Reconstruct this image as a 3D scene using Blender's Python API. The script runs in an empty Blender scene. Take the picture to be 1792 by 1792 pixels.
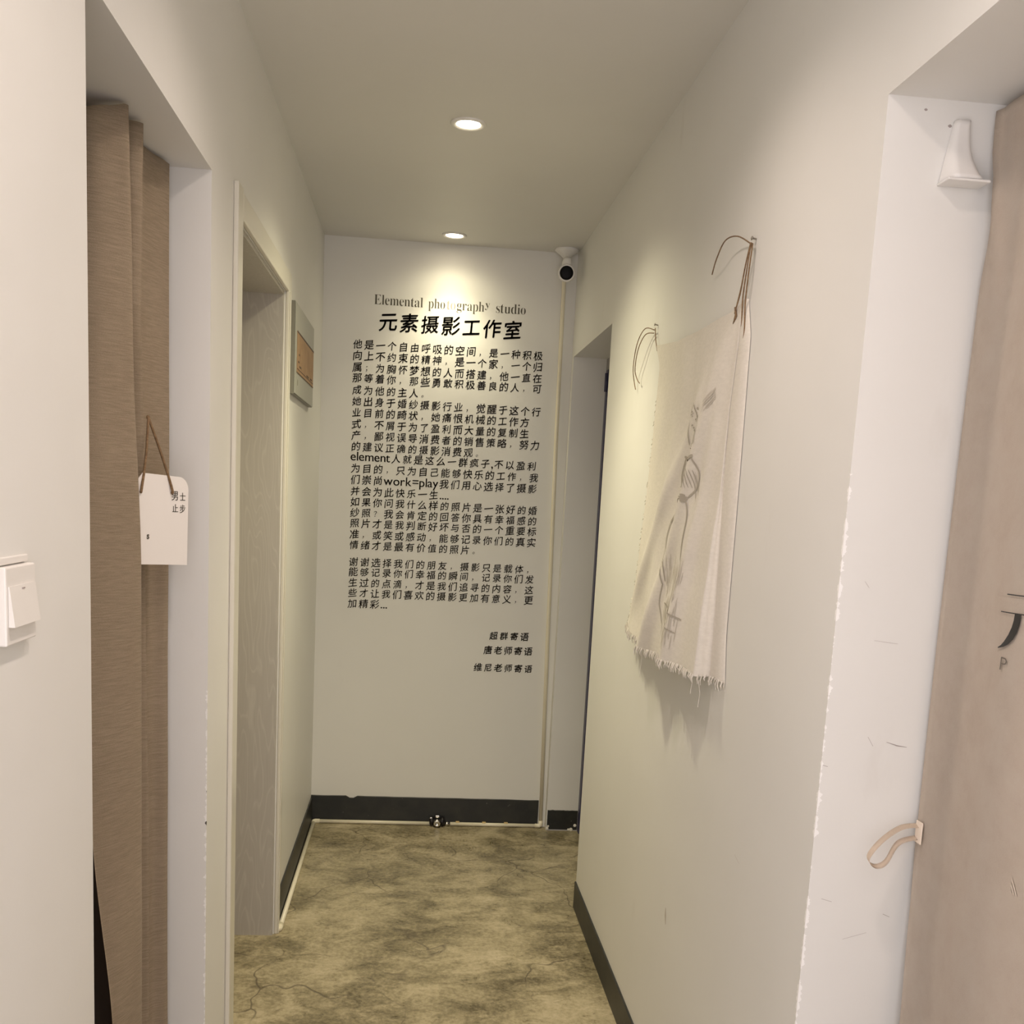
import bpy, bmesh, math, random
from mathutils import Vector, Matrix, noise as mnoise

random.seed(7)
S = bpy.context.scene
COL = S.collection

# ------------------------------------------------------------------ camera
W, D, H = 1.109, 4.703, 2.634            # corridor width, back wall, ceiling
CAM = Vector((0.446, 0.0, 1.557))
YAW, PITCH, ROLL = 0.098, 0.150, 0.053
fw = Vector((math.sin(YAW) * math.cos(PITCH), math.cos(YAW) * math.cos(PITCH), -math.sin(PITCH)))
rt = Vector((math.cos(YAW), -math.sin(YAW), 0))
up = rt.cross(fw)
cx_ = rt * math.cos(ROLL) + up * math.sin(ROLL)
cy_ = up * math.cos(ROLL) - rt * math.sin(ROLL)
cd = bpy.data.cameras.new('camera')
cd.sensor_width = 36
cd.lens = 36.0
cd.shift_y = 245.1 / 1792
cd.clip_start = 0.02
cam = bpy.data.objects.new('camera', cd)
COL.objects.link(cam)
m = Matrix((cx_, cy_, -fw)).transposed().to_4x4()
m.translation = CAM
cam.matrix_world = m
S.camera = cam

# ------------------------------------------------------------------ view, world, lamps' settings
S.view_settings.view_transform = 'Standard'
S.view_settings.look = 'None'
S.view_settings.gamma = 1
S.view_settings.use_curve_mapping = False
S.view_settings.exposure = 1.45
wd = bpy.data.worlds.new('studio_daylight')
S.world = wd
wd.use_nodes = True
wd.node_tree.nodes['Background'].inputs[0].default_value = (1.0, 0.93, 0.955, 1)
wd.node_tree.nodes['Background'].inputs[1].default_value = 0.88
WARM = (1.0, 0.905, 0.61)
NEUTRAL = (1.0, 0.84, 0.755)
# (x, y, colour, ((watts, beam degrees) of the wide spill and of the narrow core))
LAMPS = [(0.551, 3.210, WARM, ((14.0, 136), (24.0, 94))), (0.555, 4.533, WARM, ((1.7, 160), (7.5, 98))),
         (0.551, 1.890, NEUTRAL, ((7.5, 144), (4.0, 96))), (0.551, 0.900, NEUTRAL, ((7.8, 158), (3.0, 96)))]


# ------------------------------------------------------------------ helpers
def obj(name, bm, mat=None, parent=None, smooth=False):
    me = bpy.data.meshes.new(name)
    bm.normal_update()
    bm.to_mesh(me)
    bm.free()
    if mat:
        me.materials.append(mat)
    if smooth:
        for p in me.polygons:
            p.use_smooth = True
    o = bpy.data.objects.new(name, me)
    COL.objects.link(o)
    if parent:
        o.parent = parent
        o.matrix_parent_inverse = parent.matrix_basis.inverted()
    return o


def empty(name, loc):
    o = bpy.data.objects.new(name, None)
    o.location = loc
    o.empty_display_size = 0.05
    COL.objects.link(o)
    return o


def tag(o, label, cat, group=None):
    o['label'] = label
    o['category'] = cat
    if group:
        o['group'] = group
    return o


def struct(o):
    o['kind'] = 'structure'
    return o


def box(bm, x0, x1, y0, y1, z0, z1, bevel=0.0):
    vs = [bm.verts.new((x, y, z)) for x in (x0, x1) for y in (y0, y1) for z in (z0, z1)]
    fs = [(0, 1, 3, 2), (4, 6, 7, 5), (0, 4, 5, 1), (2, 3, 7, 6), (0, 2, 6, 4), (1, 5, 7, 3)]
    faces = [bm.faces.new([vs[i] for i in f]) for f in fs]
    if bevel:
        es = list({e for f in faces for e in f.edges})
        bmesh.ops.bevel(bm, geom=es, offset=bevel, segments=2, affect='EDGES', profile=0.5)
    return bm


def BM():
    return bmesh.new()


def tube(bm, pts, r, seg=10, cap=True):
    pts = [Vector(p) for p in pts]
    n = len(pts)
    rad = r if isinstance(r, (list, tuple)) else [r] * n
    rings = []
    t0 = (pts[1] - pts[0]).normalized()
    a = t0.orthogonal().normalized()
    for i, p in enumerate(pts):
        if i == 0:
            t = (pts[1] - pts[0]).normalized()
        elif i == n - 1:
            t = (pts[-1] - pts[-2]).normalized()
        else:
            t = ((pts[i + 1] - p).normalized() + (p - pts[i - 1]).normalized()).normalized()
        a = (a - t * a.dot(t)).normalized()
        b = t.cross(a)
        rings.append([bm.verts.new(p + (a * math.cos(2 * math.pi * k / seg) + b * math.sin(2 * math.pi * k / seg)) * rad[i]) for k in range(seg)])
    for i in range(n - 1):
        for k in range(seg):
            bm.faces.new((rings[i][k], rings[i][(k + 1) % seg], rings[i + 1][(k + 1) % seg], rings[i + 1][k]))
    if cap:
        bm.faces.new(rings[0][::-1])
        bm.faces.new(rings[-1])
    return bm


def lathe(bm, prof, origin, axis, seg=32):
    """prof: list of (distance along axis, radius)."""
    axis = Vector(axis).normalized()
    a = axis.orthogonal().normalized()
    b = axis.cross(a)
    o = Vector(origin)
    rings = []
    for d, r in prof:
        if r < 1e-6:
            rings.append([bm.verts.new(o + axis * d)])
        else:
            rings.append([bm.verts.new(o + axis * d + (a * math.cos(2 * math.pi * k / seg) + b * math.sin(2 * math.pi * k / seg)) * r) for k in range(seg)])
    for i in range(len(rings) - 1):
        A, B = rings[i], rings[i + 1]
        for k in range(seg):
            k2 = (k + 1) % seg
            if len(A) == 1 and len(B) > 1:
                bm.faces.new((A[0], B[k2], B[k]))
            elif len(B) == 1 and len(A) > 1:
                bm.faces.new((A[k], A[k2], B[0]))
            elif len(A) > 1:
                bm.faces.new((A[k], A[k2], B[k2], B[k]))
    bmesh.ops.recalc_face_normals(bm, faces=bm.faces[:])
    return bm


def catmull(P, n):
    P = [Vector(p) for p in P]
    out = []
    for i in range(len(P) - 1):
        p0 = P[max(i - 1, 0)]
        p1, p2 = P[i], P[i + 1]
        p3 = P[min(i + 2, len(P) - 1)]
        for k in range(n):
            t = k / n
            out.append(0.5 * ((2 * p1) + (p2 - p0) * t + (2 * p0 - 5 * p1 + 4 * p2 - p3) * t * t + (3 * p1 - p0 - 3 * p2 + p3) * t ** 3))
    out.append(P[-1].copy())
    return out


def lerp_table(tab, z):
    """tab sorted by descending z: [(z, v)]."""
    if z >= tab[0][0]:
        return tab[0][1]
    for (za, va), (zb, vb) in zip(tab, tab[1:]):
        if z >= zb:
            f = (za - z) / (za - zb)
            f = f * f * (3 - 2 * f) * 0.5 + f * 0.5
            return va + (vb - va) * f
    return tab[-1][1]


def sheet(bm, grid, thick=0.0):
    """grid[i][j] -> Vector; optional solid thickness."""
    V = [[bm.verts.new(p) for p in row] for row in grid]
    fs = []
    for i in range(len(V) - 1):
        for j in range(len(V[0]) - 1):
            fs.append(bm.faces.new((V[i][j], V[i + 1][j], V[i + 1][j + 1], V[i][j + 1])))
    if thick:
        bmesh.ops.solidify(bm, geom=fs, thickness=thick)
    return bm


# ------------------------------------------------------------------ materials
class Mat:
    def __init__(self, name, color=(0.8, 0.8, 0.8), rough=0.6, metal=0.0, spec=0.5):
        self.m = bpy.data.materials.new(name)
        self.m.use_nodes = True
        self.t = self.m.node_tree
        self.b = self.t.nodes['Principled BSDF']
        self.set('Base Color', (*color, 1))
        self.set('Roughness', rough)
        self.set('Metallic', metal)
        self.set('Specular IOR Level', spec)

    def set(self, k, v):
        self.b.inputs[k].default_value = v

    def node(self, typ, **kw):
        n = self.t.nodes.new(typ)
        for k, v in kw.items():
            if hasattr(n, k):
                setattr(n, k, v)
            else:
                n.inputs[k].default_value = v
        return n

    def link(self, a, b):
        self.t.links.new(a, b)

    def coords(self, scale=(1, 1, 1)):
        tc = self.node('ShaderNodeTexCoord')
        mp = self.node('ShaderNodeMapping')
        mp.inputs['Scale'].default_value = scale
        self.link(tc.outputs['Object'], mp.inputs['Vector'])
        return mp.outputs['Vector']

    def noise(self, vec, scale, detail=4, rough=0.55, dist=0.0):
        n = self.node('ShaderNodeTexNoise')
        n.inputs['Scale'].default_value = scale
        n.inputs['Detail'].default_value = detail
        n.inputs['Roughness'].default_value = rough
        n.inputs['Distortion'].default_value = dist
        self.link(vec, n.inputs['Vector'])
        return n.outputs['Fac']

    def ramp(self, fac, stops):
        r = self.node('ShaderNodeValToRGB')
        el = r.color_ramp.elements
        while len(el) < len(stops):
            el.new(0.5)
        for e, (p, c) in zip(el, stops):
            e.position = p
            e.color = (*c, 1) if len(c) == 3 else c
        self.link(fac, r.inputs['Fac'])
        return r.outputs['Color']

    def gray(self, fac, lo, hi, a=0.0, b=1.0):
        r = self.node('ShaderNodeMapRange')
        r.inputs['From Min'].default_value = lo
        r.inputs['From Max'].default_value = hi
        r.inputs['To Min'].default_value = a
        r.inputs['To Max'].default_value = b
        self.link(fac, r.inputs['Value'])
        return r.outputs['Result']

    def math(self, op, a, b=None):
        n = self.node('ShaderNodeMath')
        n.operation = op
        for i, v in enumerate((a, b)):
            if v is None:
                continue
            if isinstance(v, (int, float)):
                n.inputs[i].default_value = v
            else:
                self.link(v, n.inputs[i])
        return n.outputs[0]

    def mix(self, fac, a, b, blend='MIX'):
        n = self.node('ShaderNodeMix')
        n.data_type = 'RGBA'
        n.blend_type = blend
        for i, v in ((0, fac), (6, a), (7, b)):
            if isinstance(v, (int, float)):
                n.inputs[i].default_value = v
            elif isinstance(v, tuple):
                n.inputs[i].default_value = (*v, 1)
            else:
                self.link(v, n.inputs[i])
        return n.outputs[2]

    def bump(self, h, strength, dist=0.01):
        n = self.node('ShaderNodeBump')
        n.inputs['Strength'].default_value = strength
        n.inputs['Distance'].default_value = dist
        self.link(h, n.inputs['Height'])
        self.link(n.outputs['Normal'], self.b.inputs['Normal'])

    def color(self, c):
        self.link(c, self.b.inputs['Base Color'])

    def rough(self, c):
        self.link(c, self.b.inputs['Roughness'])


def wall_paint(name, base=(0.80, 0.79, 0.755), chip=None):
    M = Mat(name, base, 0.5, spec=0.35)
    v = M.coords()
    big = M.noise(v, 1.3, 3)
    fine = M.noise(v, 160, 3)
    c = M.mix(M.gray(big, 0.3, 0.7), tuple(x * 0.965 for x in base), tuple(min(1, x * 1.015) for x in base))
    sm = M.noise(M.coords((3, 3, 1.2)), 2.6, 5, 0.6)
    c = M.mix(M.gray(sm, 0.66, 0.80, 0, 0.16), c, (0.55, 0.50, 0.44))
    if chip:                       # chipped arris: bare white plaster and a few dark pits along a vertical edge
        axis_x, edge_y, zmax = chip
        tc = M.node('ShaderNodeTexCoord')
        sp = M.node('ShaderNodeSeparateXYZ')
        M.link(tc.outputs['Object'], sp.inputs[0])
        dy = M.math('ABSOLUTE', M.math('SUBTRACT', sp.outputs[1], edge_y))
        dx = M.math('ABSOLUTE', M.math('SUBTRACT', sp.outputs[0], axis_x))
        d = M.math('ADD', dx, dy)
        nz = M.noise(M.coords((4, 4, 34)), 1.0, 4, 0.7)
        w = M.gray(nz, 0.47, 0.66, 0.0, 0.0075)
        inside = M.math('LESS_THAN', d, w)
        below = M.math('LESS_THAN', sp.outputs[2], zmax)
        msk = M.math('MULTIPLY', inside, below)
        c = M.mix(msk, c, (0.95, 0.94, 0.92))
        nd = M.noise(M.coords((5, 5, 21)), 1.0, 3, 0.5)
        pit = M.math('MULTIPLY', M.math('LESS_THAN', d, M.gray(nd, 0.68, 0.74, 0.0, 0.005)), below)
        c = M.mix(pit, c, (0.10, 0.09, 0.08))
    M.color(c)
    hb = M.math('ADD', M.math('MULTIPLY', M.noise(v, 5.5, 2), 1.0), M.math('MULTIPLY', fine, 0.04))
    M.bump(hb, 0.22, 0.012)
    return M.m


M_wall_l = wall_paint('white_wall_paint_left', chip=(0.0, 2.269, 1.1))
M_wall_r = wall_paint('white_wall_paint_right', chip=(W, 1.553, 1.62))
M_wall_b = wall_paint('white_wall_paint_back')
M_ceil = wall_paint('ceiling_paint', (0.74, 0.725, 0.685))
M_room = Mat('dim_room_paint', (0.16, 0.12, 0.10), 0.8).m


def floor_mat():
    M = Mat('polished_concrete', (0.2, 0.17, 0.11), 0.35, spec=0.4)
    v = M.coords((1, 1, 1))
    vs = M.coords((1.0, 1.35, 1))
    a = M.noise(vs, 3.2, 8, 0.62, 0.6)
    b = M.noise(vs, 9.0, 8, 0.70, 0.9)
    f = M.noise(v, 70, 5, 0.7)
    t = M.math('ADD', M.math('MULTIPLY', a, 0.46), M.math('ADD', M.math('MULTIPLY', b, 0.29), M.math('MULTIPLY', f, 0.25)))
    c = M.ramp(t, [(0.40, (0.105, 0.086, 0.046)), (0.475, (0.255, 0.216, 0.130)), (0.535, (0.40, 0.34, 0.218)),
                   (0.61, (0.53, 0.455, 0.315)), (0.70, (0.62, 0.54, 0.40))])
    # dark trowel patches
    pt = M.noise(M.coords((1.3, 2.1, 1)), 5.0, 6, 0.65, 1.2)
    c = M.mix(M.gray(pt, 0.60, 0.74, 0, 0.6), c, (0.11, 0.088, 0.048))
    sp = M.noise(v, 38, 4, 0.6)
    c = M.mix(M.gray(sp, 0.66, 0.74, 0, 0.7), c, (0.06, 0.048, 0.03))
    lt = M.noise(v, 26, 6, 0.7)
    c = M.mix(M.gray(lt, 0.64, 0.76, 0, 0.45), c, (0.50, 0.43, 0.32))
    # hairline cracks
    dn = M.node('ShaderNodeTexNoise')
    dn.inputs['Scale'].default_value = 5
    M.link(v, dn.inputs['Vector'])
    mv = M.mix(0.16, v, dn.outputs['Color'])
    vo = M.node('ShaderNodeTexVoronoi')
    vo.feature = 'DISTANCE_TO_EDGE'
    vo.inputs['Scale'].default_value = 2.4
    M.link(mv, vo.inputs['Vector'])
    ln = M.gray(vo.outputs['Distance'], 0.0, 0.009, 1, 0)
    cm = M.gray(M.noise(v, 2.1, 2), 0.46, 0.56)
    ck = M.math('MULTIPLY', ln, cm)
    c = M.mix(M.math('MULTIPLY', ck, 0.75), c, (0.06, 0.045, 0.03))
    M.color(c)
    M.rough(M.gray(b, 0.3, 0.7, 0.24, 0.42))
    M.bump(M.math('SUBTRACT', M.math('MULTIPLY', b, 0.6), M.math('MULTIPLY', ck, 0.5)), 0.12, 0.01)
    return M.m


M_floor = floor_mat()


def base_mat():
    M = Mat('black_skirting_paint', (0.02, 0.021, 0.02), 0.45)
    v = M.coords()
    c = M.mix(M.gray(M.noise(v, 14, 5), 0.4, 0.75), (0.016, 0.017, 0.016), (0.032, 0.031, 0.026))
    c = M.mix(M.gray(M.noise(v, 55, 4, 0.7), 0.70, 0.76), c, (0.42, 0.40, 0.34))
    M.color(c)
    return M.m


M_base = base_mat()
M_plaster = Mat('bare_plaster_chip', (0.85, 0.82, 0.74), 0.8).m


def wood_mat():
    M = Mat('pale_grey_wood_grain', (0.45, 0.43, 0.39), 0.4)
    v = M.coords((7, 7, 1.1))
    n = M.node('ShaderNodeTexNoise')
    n.inputs['Scale'].default_value = 1.6
    n.inputs['Detail'].default_value = 2
    M.link(v, n.inputs['Vector'])
    rings = M.math('FRACT', M.math('MULTIPLY', n.outputs['Fac'], 16))
    tri = M.math('ABSOLUTE', M.math('SUBTRACT', rings, 0.5))
    g = M.gray(tri, 0.34, 0.5)
    c = M.mix(M.math('MULTIPLY', g, 0.55), (0.475, 0.445, 0.395), (0.58, 0.55, 0.49))
    fi = M.noise(M.coords((60, 60, 3)), 3, 3)
    c = M.mix(M.gray(fi, 0.4, 0.7, 0, 0.25), c, (0.38, 0.35, 0.30))
    M.color(c)
    return M.m


M_wood = wood_mat()
M_casing = Mat('ivory_gloss_casing', (0.72, 0.69, 0.60), 0.28).m
M_navy = Mat('navy_door_frame_paint', (0.05, 0.048, 0.105), 0.4).m
M_ivory = Mat('ivory_plastic_pipe', (0.80, 0.74, 0.58), 0.3).m
M_white = Mat('white_plastic', (0.82, 0.80, 0.77), 0.3).m
M_switch = Mat('white_switch_plastic', (0.85, 0.82, 0.78), 0.28).m
M_black = Mat('black_glass', (0.003, 0.003, 0.004), 0.45, spec=0.15).m
M_chrome = Mat('chrome', (0.75, 0.73, 0.68), 0.18, 1.0).m
M_rubber = Mat('black_rubber', (0.012, 0.010, 0.012), 0.35).m
M_brass = Mat('brass_clip', (0.80, 0.60, 0.28), 0.35, 0.4).m
M_ink = Mat('black_lettering', (0.018, 0.016, 0.014), 0.5).m
M_ink_soft = Mat('soft_black_lettering', (0.045, 0.038, 0.030), 0.6, spec=0.2).m
M_ink_grey = Mat('grey_lettering', (0.10, 0.09, 0.07), 0.6, spec=0.2).m
M_ink_worn = Mat('worn_lettering', (0.36, 0.33, 0.27), 0.5).m
M_card = Mat('white_card', (0.84, 0.80, 0.76), 0.5).m
M_plaque = Mat('grey_green_plaque', (0.43, 0.43, 0.37), 0.35).m
M_plaque_side = Mat('plaque_edge', (0.22, 0.21, 0.17), 0.4).m


def paper_mat():
    M = Mat('kraft_paper', (0.52, 0.30, 0.13), 0.55)
    v = M.coords()
    c = M.mix(M.gray(M.noise(v, 22, 4), 0.35, 0.7), (0.38, 0.215, 0.095), (0.48, 0.29, 0.14))
    M.color(c)
    return M.m


M_paper = paper_mat()


def fabric(name, c0, c1, c2, streak=(14, 14, 230), bump=0.25, stain=None):
    M = Mat(name, c1, 0.9, spec=0.1)
    a = M.noise(M.coords(streak), 1.0, 5, 0.65)
    b = M.noise(M.coords((500, 500, 700)), 1.0, 2)
    l = M.noise(M.coords((3, 3, 2)), 1.2, 3)
    t = M.math('ADD', M.math('MULTIPLY', a, 0.62), M.math('ADD', M.math('MULTIPLY', b, 0.23), M.math('MULTIPLY', l, 0.15)))
    c = M.ramp(t, [(0.36, c0), (0.5, c1), (0.64, c2)])
    if stain:
        sn = M.noise(M.coords(), 7, 4, 0.6)
        c = M.mix(M.gray(sn, 0.62, 0.75, 0, 0.3), c, stain)
    M.color(c)
    M.set('Sheen Weight', 0.15)
    M.bump(M.math('ADD', a, b), bump, 0.002)
    return M.m


M_linen = fabric('brown_linen', (0.44, 0.35, 0.24), (0.54, 0.435, 0.31), (0.64, 0.525, 0.385), (26, 26, 420), 0.3)
M_cream = fabric('cream_cotton', (0.80, 0.685, 0.565), (0.845, 0.735, 0.615), (0.87, 0.77, 0.65), (20, 20, 20), 0.12, (0.78, 0.64, 0.52))
M_muslin = fabric('undyed_muslin', (0.66, 0.62, 0.545), (0.705, 0.66, 0.585), (0.745, 0.70, 0.62), (60, 60, 160), 0.10)
M_twine = fabric('brown_twine', (0.14, 0.085, 0.045), (0.22, 0.14, 0.075), (0.30, 0.20, 0.11), (80, 80, 200), 0.3)
M_pencil = Mat('pencil_line', (0.42, 0.38, 0.315), 0.8).m
M_pencil_l = Mat('soft_pencil_shading', (0.56, 0.515, 0.44), 0.85).m
M_scuff = Mat('scuff', (0.38, 0.33, 0.31), 0.7).m
M_nail = Mat('steel_nail', (0.35, 0.32, 0.28), 0.4, 0.8).m


def emit_mat():
    M = Mat('lit_lamp', (1, 0.95, 0.85), 0.5)
    M.set('Emission Color', (1.0, 0.86, 0.62, 1))
    M.set('Emission Strength', 9)
    return M.m


M_lit = emit_mat()

# ------------------------------------------------------------------ shell
TH, TR = 0.20, 0.26
Y0 = -0.60
LA, LB, LHZ = 1.459, 2.269, 2.186          # left curtained opening
DA, DB, DHZ = 2.585, 3.458, 2.168          # left door opening
RA, RB, RHZ = 0.50, 1.553, 2.169           # right curtained opening
QA, QB, QHZ = 3.735, 4.651, 2.186          # right doorway

b = BM()
box(b, -1.1, W + 1.1, Y0, D + 0.2, -0.12, 0.0)
struct(obj('floor', b, M_floor))
b = BM()
box(b, -1.1, W + 1.1, Y0, D + 0.2, H, H + 0.12)
struct(obj('ceiling', b, M_ceil))

b = BM()
for y0, y1, z0, z1 in ((0.50, LA, 0, H), (LA, LB, LHZ, H), (LB, DA, 0, H), (DA, DB, DHZ, H), (DB, D, 0, H)):
    box(b, -TH, 0, y0, y1, z0, z1)
bmesh.ops.remove_doubles(b, verts=b.verts[:], dist=1e-5)
wl = struct(obj('wall_left', b, M_wall_l))
b = BM()
for y0, y1, z0, z1 in ((Y0, RA, 0, H), (RA, RB, RHZ, H), (RB, QA, 0, H), (QA, QB, QHZ, H), (QB, D, 0, H)):
    box(b, W, W + TR, y0, y1, z0, z1)
bmesh.ops.remove_doubles(b, verts=b.verts[:], dist=1e-5)
wr = struct(obj('wall_right', b, M_wall_r))
b = BM()
box(b, -1.1, W + 1.1, D, D + 0.2, 0, H)
struct(obj('wall_back', b, M_wall_b))
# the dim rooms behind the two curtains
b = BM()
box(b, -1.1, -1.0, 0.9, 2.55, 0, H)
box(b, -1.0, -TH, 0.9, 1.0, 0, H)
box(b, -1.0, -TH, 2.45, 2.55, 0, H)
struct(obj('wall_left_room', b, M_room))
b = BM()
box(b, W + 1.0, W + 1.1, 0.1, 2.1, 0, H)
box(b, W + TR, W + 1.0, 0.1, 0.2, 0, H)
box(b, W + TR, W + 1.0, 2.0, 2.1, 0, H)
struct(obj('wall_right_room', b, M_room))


# scuffs on the walls (children of the wall they mark)
def strip(bm, pts, w, n):
    """thin flat mark along pts, lying in the plane with normal n."""
    pts = [Vector(p) for p in pts]
    n = Vector(n)
    V = []
    for i, p in enumerate(pts):
        t = (pts[min(i + 1, len(pts) - 1)] - pts[max(i - 1, 0)]).normalized()
        s = n.cross(t).normalized() * (w * (0.35 if i in (0, len(pts) - 1) else 1) / 2)
        V.append((bm.verts.new(p - s), bm.verts.new(p + s)))
    for a, c in zip(V, V[1:]):
        bm.faces.new((a[0], c[0], c[1], a[1]))


b = BM()
yj = RB - 0.0006
for pts, w in (([(1.214, 1.1975), (1.232, 1.192), (1.249, 1.190)], 0.0016),
               ([(1.112, 1.156), (1.120, 1.154)], 0.0022),
               ([(1.175, 1.362), (1.215, 1.358)], 0.0010),
               ([(1.150, 1.455), (1.158, 1.445)], 0.0012),
               ([(1.182, 1.205), (1.192, 1.19)], 0.0014),
               ([(1.175, 0.86), (1.215, 0.872)], 0.0012),
               ([(1.132, 0.93), (1.150, 0.925)], 0.0016),
               ([(1.24, 0.905), (1.252, 0.90)], 0.002),
               ([(1.1655, 2.1525), (1.1680, 2.1525), (1.1705, 2.1525)], 0.004), ([(1.2045, 2.133), (1.2075, 2.133), (1.2105, 2.133)], 0.005)):
    strip(b, [(x, yj, z) for x, z in pts], w, (0, -1, 0))
obj('scuff_mark', b, M_scuff, wr)
b = BM()
strip(b, [(W - 0.0006, 2.418, 0.55), (W - 0.0006, 2.414, 0.53), (W - 0.0006, 2.407, 0.51)], 0.012, (-1, 0, 0))
strip(b, [(W - 0.0006, 1.9, 0.86), (W - 0.0006, 1.93, 0.868)], 0.002, (-1, 0, 0))
obj('scuff_mark', b, Mat('grey_smudge', (0.55, 0.50, 0.44), 0.6).m, wr)
b = BM()
strip(b, [(0.0006, 1.345, 0.845), (0.0006, 1.349, 0.853), (0.0006, 1.354, 0.858)], 0.003, (1, 0, 0))
obj('scratch', b, M_plaster, wl)


# ------------------------------------------------------------------ skirting
def wavy_board(name, p0, p1, n, h, th, z0=0.0, seed=0, chips=()):
    """skirting between two floor points with a slightly uneven painted top edge."""
    p0, p1, n = Vector(p0), Vector(p1), Vector(n)
    N = 60
    bm = BM()
    rows = []
    for i in range(N + 1):
        t = i / N
        p = p0.lerp(p1, t)
        hh = h + 0.0022 * mnoise.noise((t * 9 + seed, seed, 0))
        for c0, c1, dd in chips:
            if c0 <= t <= c1:
                hh -= dd
        rows.append([bm.verts.new(q) for q in (p + Vector((0, 0, z0)), p + n * th + Vector((0, 0, z0)),
                                               p + n * th + Vector((0, 0, hh - 0.002)), p + n * (th - 0.002) + Vector((0, 0, hh)),
                                               p + Vector((0, 0, hh)))])
    for a, c in zip(rows, rows[1:]):
        for k in range(5):
            bm.faces.new((a[k], a[(k + 1) % 5], c[(k + 1) % 5], c[k]))
    bm.faces.new(rows[0])
    bm.faces.new(rows[-1][::-1])
    bmesh.ops.recalc_face_normals(bm, faces=bm.faces[:])
    return struct(obj(name, bm, M_base))


wavy_board('baseboard_back', (0.0, D, 0), (1.074, D, 0), (0, -1, 0), 0.131, 0.006, 0, 1, ((0.160, 0.185, 0.010),))
wavy_board('baseboard_left', (0, DB + 0.06, 0), (0, D - 0.006, 0), (1, 0, 0), 0.122, 0.006, 0, 2)
wavy_board('baseboard_left_middle', (0, LB, 0), (0, DA - 0.07, 0), (1, 0, 0), 0.115, 0.006, 0, 5)
wavy_board('baseboard_right', (W, RB, 0), (W, QA, 0), (-1, 0, 0), 0.104, 0.006, 0, 3)
bj = wavy_board('baseboard_doorway', (W + 0.004, QB, 0), (W + 0.148, QB, 0), (0, -1, 0), 0.100, 0.004, 0.006, 4)
b = BM()
for x, z, r in ((W + 0.006, 0.012, 0.007), (W + 0.010, 0.022, 0.005), (W + 0.138, 0.028, 0.008), (W + 0.120, 0.008, 0.009), (W + 0.108, 0.007, 0.006)):
    lathe(b, [(0, r), (0.0012, r * 0.9), (0.0016, 0)], (x, QB - 0.004, z), (0.05, -1, 0.1), 7)
obj('plaster_chip', b, M_plaster, bj)

# ------------------------------------------------------------------ left door (door_1)
d1 = struct(empty('door_1', (0, (DA + DB) / 2, 0)))
b = BM()
T = 0.012
box(b, 0.0, T, DA - 0.066, DA, 0, DHZ + 0.070, 0.003)
obj('casing', b, M_casing, d1)
b = BM()
box(b, 0.0, T, DA + 0.0005, DB - 0.0005, DHZ, DHZ + 0.062, 0.003)
obj('casing', b, M_casing, d1)
b = BM()
box(b, 0.0, T, DB, DB + 0.060, 0, DHZ + 0.062, 0.003)
box(b, T, T + 0.004, DB + 0.004, DB + 0.016, 0, DHZ, 0.0015)
obj('casing', b, M_casing, d1)
b = BM()
box(b, -TH + 0.001, -0.004, DB - 0.012, DB - 0.0005, 0, DHZ - 0.0005)
box(b, -TH + 0.001, -0.004, DA + 0.0005, DA + 0.012, 0, DHZ - 0.0005)
obj('jamb', b, M_wood, d1)
b = BM()
box(b, -TH + 0.001, -0.004, DA + 0.012, DB - 0.012, DHZ - 0.012, DHZ - 0.0005)
obj('head_jamb', b, M_wood, d1)
b = BM()
box(b, -TH + 0.001, -TH + 0.041, DA + 0.013, DB - 0.013, 0.006, DHZ - 0.014)
leaf = obj('door_leaf', b, M_wood, d1)
b = BM()
tube(b, [(-TH + 0.04, DA + 0.07, 1.02), (-TH + 0.075, DA + 0.07, 1.02), (-TH + 0.08, DA + 0.078, 1.02), (-TH + 0.08, DA + 0.17, 1.02)], 0.009, 12)
obj('door_handle', b, M_chrome, leaf, True)

# ------------------------------------------------------------------ right door (door_2), set deep in its opening
d2 = struct(empty('door_2', (W + 0.18, (QA + QB) / 2, 0)))
b = BM()
box(b, W + 0.150, W + 0.205, QB - 0.045, QB - 0.0005, 0, QHZ - 0.05)
box(b, W + 0.150, W + 0.205, QA + 0.0005, QA + 0.045, 0, QHZ - 0.05)
obj('door_frame', b, M_navy, d2)
b = BM()
box(b, W + 0.150, W + 0.205, QA + 0.0005, QB - 0.0005, QHZ - 0.05, QHZ - 0.0005)
obj('head_frame', b, Mat('grey_head_frame', (0.33, 0.31, 0.31), 0.5).m, d2)
b = BM()
box(b, W + 0.165, W + 0.20, QA + 0.047, QB - 0.047, 0.006, QHZ - 0.052)
obj('door_leaf', b, M_navy, d2)
b = BM()
tube(b, [(W + 0.146, QB - 0.040, 2.04), (W + 0.146, QB - 0.040, 2.12)], 0.008, 10)
obj('hinge', b, M_navy, d2, True)

# ------------------------------------------------------------------ downlights


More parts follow.
